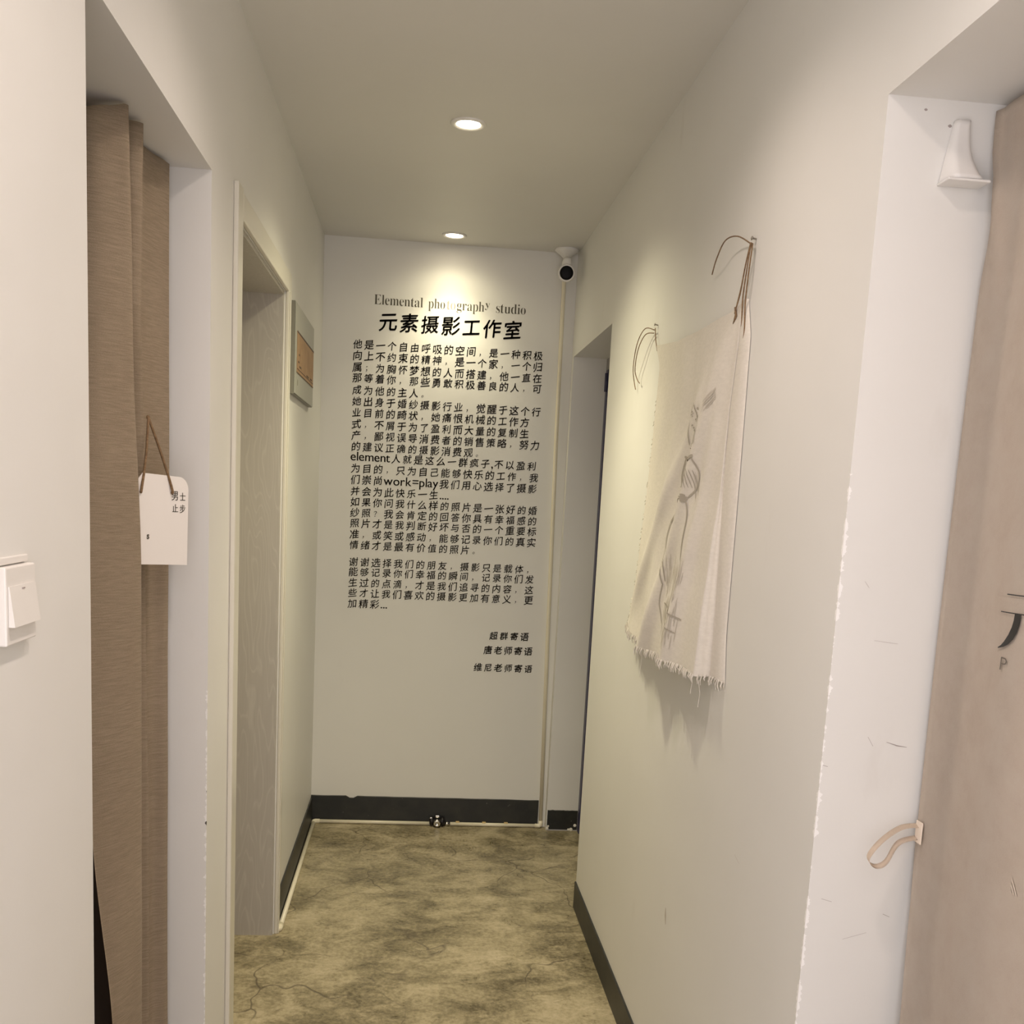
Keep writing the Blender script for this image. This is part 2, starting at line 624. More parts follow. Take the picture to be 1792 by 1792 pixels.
def downlight(x, y, col, beams, label, group):
    t = tag(empty('recessed_downlight', (x, y, H)), label, 'ceiling light', group)
    bm = BM()
    lathe(bm, [(0.0, 0.052), (0.003, 0.052), (0.006, 0.048), (0.006, 0.042), (0.003, 0.036)], (x, y, H), (0, 0, -1), 40)
    obj('trim_ring', bm, M_white, t, True)
    bm = BM()
    lathe(bm, [(0.0025, 0.0365), (0.0045, 0.030), (0.0055, 0.0)], (x, y, H), (0, 0, -1), 32)
    obj('bulb_lens', bm, M_lit, t, True)
    for watts, beam in beams:
        ld = bpy.data.lights.new('downlight_beam', 'SPOT')
        ld.energy = watts
        ld.color = col
        ld.spot_size = math.radians(beam)
        ld.spot_blend = 1.0
        ld.shadow_soft_size = 0.035
        lo = bpy.data.objects.new('downlight_beam', ld)
        COL.objects.link(lo)
        lo.parent = t
        lo.location = (0, 0, -0.045)
    return t


downlight(*LAMPS[0], 'lit recessed ceiling downlight in the middle of the corridor, the larger looking one', 'corridor downlights')
downlight(*LAMPS[1], 'lit recessed ceiling downlight close to the lettered end wall', 'corridor downlights')
downlight(*LAMPS[2], 'lit recessed ceiling downlight over the corridor between the curtained opening and the white door', 'corridor downlights')
downlight(*LAMPS[3], 'lit recessed ceiling downlight at the near end, above the light switch', 'corridor downlights')

# ------------------------------------------------------------------ lettering on the back wall
_cache = {}


def glyph(ch, off):
    k = (ch, off)
    if k in _cache:
        return _cache[k]
    c = bpy.data.curves.new('glyph', 'FONT')
    c.body = ch
    c.size = 1
    c.offset = off
    c.resolution_u = 4
    o = bpy.data.objects.new('glyph', c)
    COL.objects.link(o)
    dg = bpy.context.evaluated_depsgraph_get()
    dg.update()
    me = bpy.data.meshes.new_from_object(o.evaluated_get(dg))
    vs = [(v.co.x, v.co.y) for v in me.vertices]
    fs = [tuple(p.vertices) for p in me.polygons]
    bpy.data.objects.remove(o)
    bpy.data.curves.remove(c)
    bpy.data.meshes.remove(me)
    _cache[k] = (vs, fs)
    return _cache[k]


def stamp(bm, ch, off, place):
    """add one glyph, place(x, y) maps em units to the surface."""
    vs, fs = glyph(ch, off)
    V = [bm.verts.new(place(x, y)) for x, y in vs]
    for f in fs:
        if len(set(f)) > 2:
            try:
                bm.faces.new([V[i] for i in f])
            except ValueError:
                pass


YT = D - 0.0008
rnd = random.Random(3)


def wall_chars(bm, s, x, z, pitch, em, off, slant=0.13, jitter=0.03, latin_w=None, thin=1.0):
    """characters centred on (x + k*pitch, z); brush-hand slant: strokes rise to the right."""
    for ch in s:
        if ch == ' ':
            x += pitch
            continue
        vs, _ = glyph(ch, 0.0)
        if not vs:
            x += pitch
            continue
        small = ch in '，。；？,.'
        w = max(v[0] for v in vs)
        if ord(ch) < 128:                     # latin letter in a round sans face
            le = em * 1.32
            lw = (w + 0.03) * le
            if ch in '.,':
                lw = 0.26 * em
            for sx in (0.0, 0.018):
                stamp(bm, ch, 0.0, lambda a, c, x=x: (x + (a + sx) * le - pitch / 2, YT, z + (c - 0.30) * le))
            x += lw
            continue
        k = rnd.uniform(-jitter, jitter)
        sc = 1 + rnd.uniform(-0.05, 0.05)
        rise = slant + k

        def place(a, c, x=x):
            u, v_ = (a - 0.5), (c - 0.36)
            if small:
                u, v_ = u * 0.75 - 0.02, v_ * 0.75 - 0.02
            u2 = u * thin * sc + v_ * 0.06
            v2 = v_ * sc + rise * u - 0.05 * u * u
            return (x + u2 * em, YT, z + v2 * em)
        for sx, sy in ((0, 0), (off, off * 0.4), (off * 0.5, -off * 0.9)):
            stamp(bm, ch, 0.0, lambda a, c: place(a + (0 if small else sx), c + (0 if small else sy)))
        x += pitch
    return x


lett = tag(empty('wall_lettering', (0.555, D, 1.6)), 'black brush-style Chinese lettering with English heading painted on the white end wall', 'wall lettering')


def serif(s):
    out = ''
    for ch in s:
        if 'a' <= ch <= 'z':
            out += chr(0x1D41A + ord(ch) - 97)
        elif 'A' <= ch <= 'Z':
            out += chr(0x1D400 + ord(ch) - 65)
        else:
            out += ch
    return out


def serif_word(word, x0, x1, z, em, off, worn='', lift=''):
    ws = []
    x = 0
    for ch in word:
        vs, _ = glyph(serif(ch), off)
        ws.append((x - min(v[0] for v in vs), serif(ch), ch))
        x += max(v[0] for v in vs) - min(v[0] for v in vs) + 0.055
    k = (x1 - x0) / (x - 0.055)
    A, B = BM(), BM()
    for dx, g, ch in ws:
        dz = 0.28 * em if ch in lift else 0
        e2 = em * (0.72 if ch in lift else 1)
        stamp(B if ch in worn else A, g, off, lambda a, c: (x0 + (dx + a) * k, YT, z + dz + c * e2))
    return A, B


for word, x0, x1, worn in (('Elemental', 0.221, 0.434, False), ('pho', 0.458, 0.531, False), ('to', 0.539, 0.577, True),
                           ('graphy', 0.583, 0.729, False), ('studio', 0.757, 0.889, False)):
    A, B = serif_word(word, x0, x1, 2.3600, 0.062, -0.012, word if worn else '', 'y')
    o = obj('english_title', B if worn else A, M_ink_worn if worn else M_ink_grey, lett)
    (A if worn else B).free()
    if worn:
        o['label'] = 'faded worn letters'
b = BM()
wall_chars(b, '元素摄影工作室', 0.284, 2.289, 0.0916, 0.084, 0.030, 0.10, 0.02)
obj('chinese_title', b, M_ink, lett)

ROWS = [('他是一个自由呼吸的空间，是一种积极', 2.186), ('向上不约束的精神，是一个家，一个归', 2.138),
        ('属；为胸怀梦想的人而搭建，他一直在', 2.088), ('那等着你，那些勇敢积极善良的人，可', 2.042),
        ('成为他的主人。', 1.990), ('她出身于婚纱摄影行业，觉醒于这个行', 1.941),
        ('业目前的畸状，她痛恨机械的工作方', 1.892), ('式，不屑于为了盈利而大量的复制生', 1.842),
        ('产，鄙视误导消费者的销售策略，努力', 1.793), ('的建议正确的摄影消费观。', 1.744),
        ('element人就是这么一群疯子,不以盈利', 1.699), ('为目的，只为自己能够快乐的工作，我', 1.648),
        ('们崇尚work=play我们用心选择了摄影', 1.598), ('并会为此快乐一生....', 1.547),
        ('如果你问我什么样的照片是一张好的婚', 1.499), ('纱照？我会肯定的回答你具有幸福感的', 1.451),
        ('照片才是我判断好坏与否的一个重要标', 1.404), ('准，或笑或感动，能够记录你们的真实', 1.354),
        ('情绪才是最有价值的照片。', 1.306), ('谢谢选择我们的朋友，摄影只是载体，', 1.229),
        ('能够记录你们幸福的瞬间，记录你们发', 1.184), ('生过的点滴，才是我们追寻的内容，这', 1.135),
        ('些才让我们喜欢的摄影更加有意义，更', 1.088), ('加精彩...', 1.039)]
for i, (s, z) in enumerate(ROWS):
    x0 = 0.155 + 0.009 * min(1, i / 16)
    pitch = 0.0500 + 0.0005 * (i / 23)
    em = 0.0425
    phrase = ''
    for k, ch in enumerate(s):
        phrase += ch
        if k == len(s) - 1 or (ch in '，。；？' and k > 0):
            b = BM()
            x0 = wall_chars(b, phrase, x0, z, pitch, em, 0.020)
            obj('text_line', b, M_ink_soft, lett)
            phrase = ''
for s, x, z, p in (('超群寄语', 0.818, 0.916, 0.0480), ('唐老师寄语', 0.795, 0.848, 0.0470), ('维尼老师寄语', 0.752, 0.765, 0.0472)):
    b = BM()
    wall_chars(b, s, x, z, p, 0.040, 0.035, 0.10)
    obj('signature_line', b, M_ink_soft, lett)

# ------------------------------------------------------------------ plaque on the left wall
pl = tag(empty('wall_plaque', (0.0, 3.90, 1.86)), 'grey-green rectangular plaque with an orange-brown panel, on the left wall beyond the white door', 'sign')
PY0, PY1, PZ0, PZ1 = 3.600, 4.195, 1.864, 2.166
b = BM()
box(b, 0.0005, 0.014, PY0, PY1, PZ0, PZ1)
obj('backing_board', b, M_plaque_side, pl)
b = BM()
box(b, 0.0142, 0.017, PY0 + 0.002, PY1 - 0.002, PZ0 + 0.002, PZ1 - 0.002, 0.001)
obj('face_plate', b, M_plaque, pl)
b = BM()
box(b, 0.0172, 0.0180, PY0 + 0.045, PY1 - 0.012, 1.938, 2.075)
ins = obj('paper_insert', b, M_paper, pl)
b = BM()
box(b, 0.0181, 0.0187, PY0 + 0.045, PY1 - 0.012, 2.071, 2.077)
box(b, 0.0181, 0.0187, PY0 + 0.045, PY1 - 0.012, 1.938, 1.941)
box(b, 0.0181, 0.0187, PY0 + 0.055, PY1 - 0.02, 1.951, 1.9535)
for y, z, w in ((3.68, 1.975, .03), (3.72, 1.962, .05), (3.95, 1.956, .07), (3.70, 2.0, .02), (4.08, 1.958, .05)):
    box(b, 0.0181, 0.0187, y, y + w, z, z + 0.006)
obj('printed_lines', b, Mat('brown_print', (0.10, 0.055, 0.03), 0.6).m, ins)
b = BM()
lathe(b, [(0, 0.011), (0.0006, 0.010), (0.0008, 0)], (0.0171, 3.68, 1.908), (1, 0, 0), 18)
obj('stamp_mark', b, Mat('olive_print', (0.34, 0.33, 0.26), 0.6).m, pl)

# ------------------------------------------------------------------ security camera
sc = tag(empty('security_camera', (1.048, 4.61, H)), 'small white security camera with a black round face at the ceiling corner', 'camera')
b = BM()
lathe(b, [(0, 0.050), (0.006, 0.052), (0.012, 0.046), (0.024, 0.028), (0.036, 0.015), (0.043, 0.012)], (1.048, 4.632, H - 0.0005), (0, 0, -1), 36)
obj('ceiling_base', b, M_white, sc, True)
hd = Vector((1.035, 4.50, 2.508))
ax = (CAM - hd).normalized()
ax = Vector((ax.x * 0.6, ax.y, ax.z * 0.55)).normalized()
b = BM()
tube(b, catmull([(1.048, 4.632, H - 0.040), (1.047, 4.625, H - 0.058), (1.043, 4.595, 2.556), hd - ax * 0.06 + Vector((0, 0, 0.012))], 6), 0.013, 14)
obj('arm', b, M_white, sc, True)
b = BM()
lathe(b, [(-0.095, 0.0), (-0.092, 0.014), (-0.075, 0.026), (-0.045, 0.034), (-0.012, 0.036), (-0.003, 0.0355), (0.0, 0.033), (-0.001, 0.0285)], hd, ax, 36)
# raised brow of the housing above the lens
bmesh.ops.recalc_face_normals(b, faces=b.faces[:])
obj('housing', b, M_white, sc, True)
b = BM()
o1 = hd + Vector((0.002, -0.004, 0.022))
tube(b, [o1 + Vector((0, 0.045, 0.012)), o1 + Vector((0, 0.03, 0.020)), o1 + Vector((0, 0.012, 0.026)), o1 + Vector((0, 0.004, 0.022))], [0.018, 0.021, 0.019, 0.010], 16)
obj('brow', b, M_white, sc, True)
b = BM()
lathe(b, [(-0.002, 0.0288), (0.0015, 0.0285), (0.0035, 0.020), (0.0042, 0.0)], hd, ax, 32)
obj('lens_cover', b, M_black, sc, True)

# ------------------------------------------------------------------ ivory conduit on floor and wall
fp = tag(empty('conduit_pipe', (0.55, D - 0.02, 0)), 'thin ivory conduit pipe along the skirting and up the corner below the camera', 'pipe')
R = 0.0088
PX, PYB, PZ = 0.0170, D - 0.0165, R + 0.0005
RX = 1.087
b = BM()
tube(b, [(PX, 3.50, PZ), (PX, PYB - 0.01, PZ)], R, 14)
obj('floor_run', b, M_ivory, fp, True)
b = BM()
tube(b, [(0.0015, 3.478, PZ), (PX - 0.006, 3.479, PZ), (PX - 0.001, 3.484, PZ), (PX, 3.492, PZ), (PX, 3.515, PZ)], R * 1.25, 14)
obj('elbow', b, M_ivory, fp, True)
b = BM()
tube(b, [(PX, PYB - 0.026, PZ), (PX, PYB - 0.006, PZ), (PX + 0.006, PYB, PZ), (PX + 0.026, PYB, PZ)], R * 1.2, 14)
obj('elbow', b, M_ivory, fp, True)
b = BM()
tube(b, [(PX + 0.01, PYB, PZ), (0.57, PYB, PZ)], R, 14)
obj('floor_run', b, M_ivory, fp, True)
b = BM()
tube(b, [(0.655, PYB, PZ), (RX - 0.01, PYB, PZ)], R, 14)
obj('floor_run', b, M_ivory, fp, True)
b = BM()
tube(b, [(RX - 0.026, PYB, PZ), (RX - 0.006, PYB, PZ), (RX, PYB, PZ + 0.006), (RX, PYB, PZ + 0.026)], R * 1.2, 14)
obj('elbow', b, M_ivory, fp, True)
b = BM()
tube(b, [(RX, PYB, PZ + 0.01), (1.070, PYB, 0.9), (1.055, PYB, 1.9), (1.050, PYB, 2.585), (1.050, PYB, H - 0.048)], R, 14)
obj('riser', b, M_ivory, fp, True)
va = obj('valve', lathe(BM(), [(-0.036, 0.0), (-0.036, 0.013), (-0.030, 0.020), (-0.020, 0.022), (-0.019, 0.016), (0.019, 0.016), (0.020, 0.022), (0.030, 0.020), (0.036, 0.013), (0.036, 0.0)],
                          (0.592, PYB - 0.008, 0.0235), (1, 0, 0), 24), M_rubber, fp, True)
b = BM()
lathe(b, [(0, 0.017), (0.020, 0.0165), (0.024, 0.014), (0.024, 0.007), (0.020, 0.006), (0.020, 0.0)], (0.592, PYB - 0.018, 0.022), (0, -1, 0), 24)
obj('valve_cap', b, M_chrome, va, True)
b = BM()
box(b, 0.583, 0.603, PYB - 0.020, PYB - 0.005, 0.043, 0.055, 0.003)
box(b, 0.557, 0.571, PYB - 0.018, PYB - 0.004, 0.032, 0.044, 0.003)
obj('valve_lever', b, M_chrome, va)
b = BM()
tube(b, [(0.628, PYB, PZ), (0.652, PYB, PZ)], 0.0105, 14)
obj('coupling', b, M_chrome, fp, True)
for x in (0.690, 0.816, 0.921):
    b = BM()
    box(b, x - 0.009, x + 0.009, PYB - 0.006, PYB + 0.008, PZ + 0.0072, PZ + 0.013, 0.002)
    obj('pipe_clip', b, M_brass, fp)

# ------------------------------------------------------------------ light switch
ls = tag(empty('light_switch', (0.0, 1.181, 1.411)), 'white square rocker light switch on the near left wall', 'light switch')
SY, SZ = 1.181, 1.411
b = BM()
box(b, 0.0005, 0.0105, SY - 0.043, SY + 0.043, SZ - 0.043, SZ + 0.043, 0.0018)
obj('plate', b, M_switch, ls)
b = BM()
vs = [b.verts.new(p) for p in ((0.0108, SY - 0.038, SZ + 0.022), (0.0108, SY + 0.038, SZ + 0.022), (0.0108, SY + 0.038, SZ - 0.022), (0.0108, SY - 0.038, SZ - 0.022),
                               (0.0122, SY - 0.038, SZ + 0.022), (0.0122, SY + 0.038, SZ + 0.022), (0.0175, SY + 0.038, SZ - 0.022), (0.0175, SY - 0.038, SZ - 0.022))]
for f in ((3, 2, 1, 0), (4, 5, 6, 7), (0, 1, 5, 4), (1, 2, 6, 5), (2, 3, 7, 6), (3, 0, 4, 7)):
    b.faces.new([vs[i] for i in f])
bmesh.ops.recalc_face_normals(b, faces=b.faces[:])
rk = obj('rocker', b, M_switch, ls)
b = BM()
box(b, 0.0124, 0.0134, SY - 0.004, SY + 0.004, SZ + 0.0172, SZ + 0.0186)
obj('indicator', b, M_scuff, rk)
b = BM()
box(b, 0.0003, 0.004, SY - 0.060, SY + 0.040, SZ + 0.0445, SZ + 0.053, 0.0015)
obj('mounting_lip', b, M_switch, ls)

# ------------------------------------------------------------------ left linen curtain
LT = {  # plan position of the fold control points by height
    'ax': [(2.18, -0.135), (0.95, -0.135), (0.90, -0.127), (0.517, -0.097), (0.03, -0.080)],
    'ay': [(2.18, 1.870), (0.95, 1.872), (0.517, 1.890), (0.03, 1.925)],
    'd': [(2.18, 1.905), (1.83, 1.935), (1.39, 1.985), (0.91, 1.985), (0.03, 1.985)],
    'f': [(2.18, 1.990), (1.86, 1.995), (1.62, 2.060), (1.37, 2.120), (0.81, 2.130), (0.03, 2.125)],
    'fx': [(2.18, -0.066), (1.90, -0.070), (1.62, -0.083), (1.35, -0.096), (0.90, -0.092), (0.03, -0.088)],
}


def curtain_row(z):
    g = {k: lerp_table(v, z) for k, v in LT.items()}
    d, f, a = g['d'], g['f'], g['ax']
    m = (a - 0.07) / 2
    P = [(a, g['ay']), (a + 0.35 * (-0.07 - a), g['ay'] + 0.30 * (d - g['ay']) - 0.006), (a + 0.75 * (-0.07 - a), g['ay'] + 0.66 * (d - g['ay'])), (-0.070, d), (-0.078, d + 0.016),
         (-0.118, d + 0.030), (-0.116, (d + f) / 2 + 0.022), (g['fx'] - 0.016, f - 0.014), (g['fx'], f), (g['fx'] - 0.008, f + 0.013),
         (-0.110, f + 0.030), (-0.100, (f + 2.222) / 2 + 0.018), (-0.076, 2.205), (-0.074, 2.222), (-0.090, 2.228)]
    return catmull([Vector((x, y, z)) for x, y in P], 7)


b = BM()
rows = []
for i in range(64):
    z = 2.178 + (0.03 - 2.178) * i / 63
    row = curtain_row(z)
    for p in row:
        nn = mnoise.noise((p.y * 14, z * 2.2, 3))
        p.x += 0.0028 * nn
        p.z -= 0.022 * max(0, 1 - row.index(p) / 18) * max(0, (z - 1.9) / 0.28)
        if i == 0:
            p.z += 0.003 * mnoise.noise((p.y * 20, 5, 1))
    rows.append(row)
sheet(b, rows, 0.002)
bmesh.ops.recalc_face_normals(b, faces=b.faces[:])
cu = tag(obj('curtain', b, M_linen, None, True), 'brown linen curtain hanging in folds in the opening on the left wall', 'curtain')

b = BM()
tube(b, [(-0.152, LA + 0.001, 2.140), (-0.152, LB - 0.001, 2.140)], 0.008, 14)
rd = obj('curtain_rod', b, M_white, None, True)
tag(rd, 'white tension rod behind the top of the brown linen curtain', 'curtain rod')
for y0, y1 in ((LA + 0.0005, LA + 0.012), (LB - 0.012, LB - 0.0005)):
    b = BM()
    tube(b, [(-0.152, y0, 2.140), (-0.152, y1, 2.140)], 0.012, 16)
    obj('end_cap', b, M_white, rd, True)

# ------------------------------------------------------------------ card tag on the linen curtain
TRp, TLp = Vector((-0.0155, 2.140, 0)), Vector((-0.0835, 2.024, 0))
tw = (TRp - TLp).length
tx = (TRp - TLp).normalized()
tn = Vector((0, 0, 1)).cross(tx) * -1
if tn.y > 0:
    tn = -tn
ZB, ZTT = 1.388, 1.562


def tpt(u, z, d=0.0):
    return TLp + tx * u + tn * d + Vector((0, 0, z))


tg = tag(empty('hanging_card', tpt(tw / 2, ZB)), 'white card tag with a rounded corner hanging by a brown cord on the linen curtain', 'tag')
b = BM()
out = [(0.012, ZTT + 0.004)]
rc = 0.026
for k in range(9):
    a = math.pi / 2 * (1 - k / 8)
    out.append((tw - rc + rc * math.cos(a), ZTT - rc + rc * math.sin(a)))
out += [(tw - 0.003, ZB - 0.002), (0.0, ZB + 0.004), (0.0, ZTT - 0.008)]
f1 = [b.verts.new(tpt(u, z)) for u, z in out]
f2 = [b.verts.new(tpt(u, z, -0.0015)) for u, z in out]
b.faces.new(f1)
b.faces.new(f2[::-1])
for i in range(len(out)):
    j = (i + 1) % len(out)
    b.faces.new((f1[i], f1[j], f2[j], f2[i]))
bmesh.ops.recalc_face_normals(b, faces=b.faces[:])
crd = obj('card', b, M_card, tg)
apex = Vector((-0.0765, 2.071, 1.672))
for u in (0.006, 0.086):
    hole = tpt(u, 1.533, 0.003)
    b = BM()
    mid = apex.lerp(hole, 0.5) + tn * 0.003
    tube(b, catmull([apex, mid, hole + Vector((0, 0, 0.004)), tpt(u, 1.530, 0.0005)], 6), 0.0026, 8)
    obj('cord', b, M_twine, tg, True)
b = BM()
lathe(b, [(0, 0.004), (0.003, 0.004), (0.005, 0.0)], apex - tn * 0.002, tn, 12)
obj('pin', b, M_twine, tg, True)
b = BM()
for ch, u, z, em in (('男', tw - 0.038, 1.5245, 0.021), ('士', tw - 0.017, 1.5225, 0.018), ('止', tw - 0.0375, 1.4995, 0.018), ('步', tw - 0.017, 1.4985, 0.018)):
    for o_ in (0.0, 0.03):
        stamp(b, ch, 0.0, lambda a, c: tpt(u + (a + o_ - 0.5) * em * 0.95, z + (c - 0.36) * em, 0.0006))
obj('printed_characters', b, M_ink_grey, crd)
b = BM()
stamp(b, 's', 0.03, lambda a, c: tpt(0.030 + (a - 0.5) * 0.018, 1.447 + (c - 0.36) * 0.018, 0.0006))
obj('printed_mark', b, M_ink_grey, crd)

# ------------------------------------------------------------------ right cream curtain
CE = [(2.157, 1.546), (2.10, 1.540), (2.05, 1.527), (1.99, 1.530), (1.90, 1.540), (1.40, 1.543), (1.05, 1.541), (0.90, 1.534), (0.725, 1.524), (0.03, 1.515)]


def cream_x(y, z):
    d = 1.545 - y
    x = 1.272 + 0.010 * math.sin(d * 17 + 0.6 + 0.25 * z) * min(1, d * 6 + 0.15)
    x += 0.004 * mnoise.noise((y * 8, z * 1.5, 2))
    g = max(0, (z - 1.75) / 0.35)
    x += 0.0018 * g * math.sin(d * 75 + 1.2)                            # gathers below the pocket
    x -= 0.006 * math.exp(-((d - 0.03 - (2.0 - z) * 0.25) / 0.012) ** 2) * max(0, min(1, (z - 1.85) * 6))
    return x


b = BM()
rows = []
for i in range(90):
    z = 2.157 + (0.03 - 2.157) * (i / 89) ** 1.15
    e = lerp_table(CE, z)
    row = []
    for j in range(70):
        y = e + (0.52 - e) * j / 69
        row.append(Vector((cream_x(y, z), y, z)))
    rows.append(row)
sheet(b, rows, 0.0018)
bmesh.ops.recalc_face_normals(b, faces=b.faces[:])
cc = tag(obj('curtain', b, M_cream, None, True), 'cream cotton curtain with black print and a side loop, in the near right opening', 'curtain')
# tie loop
b = BM()
c0 = Vector((cream_x(1.541, 1.06), 1.537, 0))
path = catmull([(c0.x - 0.003, 1.531, 1.066), (1.240, 1.522, 1.065), (1.205, 1.508, 1.050), (1.180, 1.498, 1.028), (1.179, 1.496, 1.015),
                (1.192, 1.497, 1.008), (1.210, 1.502, 1.014), (1.235, 1.518, 1.040), (c0.x - 0.003, 1.531, 1.046)], 6)
rows = [[p + Vector((0.0, -0.006, -0.002)), p + Vector((0.0, 0.0, 0.0)), p + Vector((0, 0.006, 0.002))] for p in path]
sheet(b, rows, 0.0025)
bmesh.ops.recalc_face_normals(b, faces=b.faces[:])
obj('tie_loop', b, M_cream, cc, True)
b = BM()
box(b, c0.x - 0.0052, c0.x - 0.0028, 1.516, 1.536, 1.038, 1.074, 0.001)
obj('tie_patch', b, M_cream, cc)


# printed character and letter on the cream curtain
def on_cream(y, z):
    return Vector((cream_x(y, z) - 0.0022, y, z))


def band(bm, top, bot):
    """filled band between two equally long lists of (y, z)."""
    A = [bm.verts.new(on_cream(*p)) for p in top]
    B_ = [bm.verts.new(on_cream(*p)) for p in bot]
    for i in range(len(A) - 1):
        bm.faces.new((A[i], B_[i], B_[i + 1], A[i + 1]))


def lin(p, q, n=8):
    return [(p[0] + (q[0] - p[0]) * i / n, p[1] + (q[1] - p[1]) * i / n) for i in range(n + 1)]


b = BM()
band(b, lin((1.342, 1.4612), (1.240, 1.4640)), lin((1.342, 1.4597), (1.240, 1.4625)))
band(b, lin((1.354, 1.4360), (1.225, 1.4395)), lin((1.354, 1.4346), (1.225, 1.4381)))
L1 = [(1.3165, 1.4365), (1.3172, 1.427), (1.3200, 1.417), (1.3260, 1.406), (1.3345, 1.396), (1.3420, 1.3895), (1.3505, 1.3852)]
L2 = [(1.3020, 1.4370), (1.3030, 1.424), (1.3065, 1.412), (1.3135, 1.401), (1.3235, 1.3930), (1.3345, 1.3880), (1.3500, 1.3842)]
band(b, L1, L2)
R1 = [(1.275, 1.437), (1.275, 1.412), (1.270, 1.397), (1.255, 1.390), (1.235, 1.392), (1.222, 1.405)]
R2 = [(1.264, 1.437), (1.264, 1.414), (1.260, 1.403), (1.252, 1.399), (1.238, 1.400), (1.224, 1.410)]
band(b, R1, R2)
obj('printed_character', b, M_ink, cc)
b = BM()
vs0, _ = glyph('P', -0.012)
stamp(b, 'P', -0.012, lambda a, c: on_cream(1.3385 - (a - 0.05) * 0.040, 1.3555 + c * 0.0270))
obj('printed_letter', b, Mat('grey_print', (0.13, 0.11, 0.09), 0.6).m, cc)

# bracket and rod of the cream curtain
rb = tag(empty('rod_bracket', (1.24, RB, 2.09)), 'white plastic curtain rod bracket on the jamb of the near right opening', 'bracket')
b = BM()
rows = []
for i in range(13):
    t = i / 12
    z = 2.140 - 0.088 * t
    xl = 1.213 - 0.014 * t
    xr = 1.238 + 0.022 * t ** 2.4
    dep = 0.010 + 0.026 * t ** 2.2
    ring = []
    for k in range(12):
        a = math.pi * k / 11
        xm, hw = (xl + xr) / 2, (xr - xl) / 2
        ring.append(Vector((xm - hw * math.cos(a), RB - 0.0005 - dep * min(1, math.sin(a) * 1.25 + 0.02), z)))
    rows.append(ring)
sheet(b, rows)
V = [v for v in b.verts if abs(v.co.z - (2.140 - 0.088)) < 1e-5]
b.faces.new(sorted(V, key=lambda v: v.co.x))
V = [v for v in b.verts if abs(v.co.z - 2.140) < 1e-5]
b.faces.new(sorted(V, key=lambda v: -v.co.x))
bmesh.ops.recalc_face_normals(b, faces=b.faces[:])
obj('bracket_body', b, M_white, rb, True)
b = BM()
box(b, 1.197, 1.262, RB - 0.036, RB - 0.0005, 2.0480, 2.0515, 0.0012)
obj('bottom_lip', b, M_white, rb)
b = BM()
tube(b, [(1.308, RA + 0.002, 2.112), (1.308, RB - 0.006, 2.112)], 0.009, 16)
tag(obj('curtain_rod', b, M_white, None, True), 'white rod through the top pocket of the cream curtain', 'curtain rod')

# ------------------------------------------------------------------ muslin hanging on the right wall
TOP = [(2.96, 2.000), (2.905, 1.998), (2.671, 1.974), (2.477, 1.973), (2.239, 1.975), (2.150, 1.985)]


def top_z(y):
    for (ya, za), (yb, zb) in zip(TOP, TOP[1:]):
        if y >= yb:
            f = max(0, min(1, (ya - y) / (ya - yb)))
            return za + (zb - za) * f
    return TOP[-1][1]


def bot_z(y):
    return 1.186 + 0.012 * max(0, (y - 2.8) / 0.2) + 0.004 * math.sin(y * 9)


FAR = [(2.00, 2.925), (1.93, 2.862), (1.72, 2.868), (1.61, 2.879), (1.37, 2.915), (1.25, 2.955), (1.18, 3.000)]
CREST = [(1.98, 2.165), (1.90, 2.160), (1.75, 2.185), (1.60, 2.185), (1.45, 2.178), (1.30, 2.172), (1.17, 2.172)]
CRX = [(1.98, W - 0.006), (1.90, W - 0.010), (1.75, W - 0.010), (1.60, W - 0.014), (1.45, W - 0.028), (1.30, W - 0.040), (1.17, W - 0.045)]
BACKY = [(1.98, 2.140), (1.90, 2.110), (1.60, 2.105), (1.30, 2.105), (1.17, 2.085)]


def cloth_x(y, z):
    """front face of the muslin: distance bulges out from the wall, with soft drape folds."""
    c = lerp_table(CREST, z)
    f_ = lerp_table(FAR, z)
    s = max(0, min(1, (f_ - y) / (f_ - c)))
    xc = lerp_table(CRX, z)
    t = max(0, min(1, (1.99 - z) / 0.8))
    base = (W - 0.014 - 0.016 * t) * (1 - s) + xc * s
    bulge = 0.016 * math.sin(math.pi * s) * (0.25 + 0.75 * t)
    edge = min(1, s * 6) * min(1, (1 - s) * 6)
    fold = 0.0
    # folds falling diagonally from the near upper corner
    for k, (sl, wd_, am) in enumerate(((0.55, 0.040, 0.019), (0.98, 0.05, 0.015), (0.25, 0.030, 0.013))):
        yl = 2.19 + sl * (1.985 - z)
        fold += am * math.exp(-((y - yl) / wd_) ** 2) * min(1, (1.99 - z) * 5)
    fold += 0.006 * math.sin(y * 26 + z * 2.0) * t
    fold += 0.006 * mnoise.noise((y * 9, z * 6, 4))
    return base - (bulge + fold * edge)


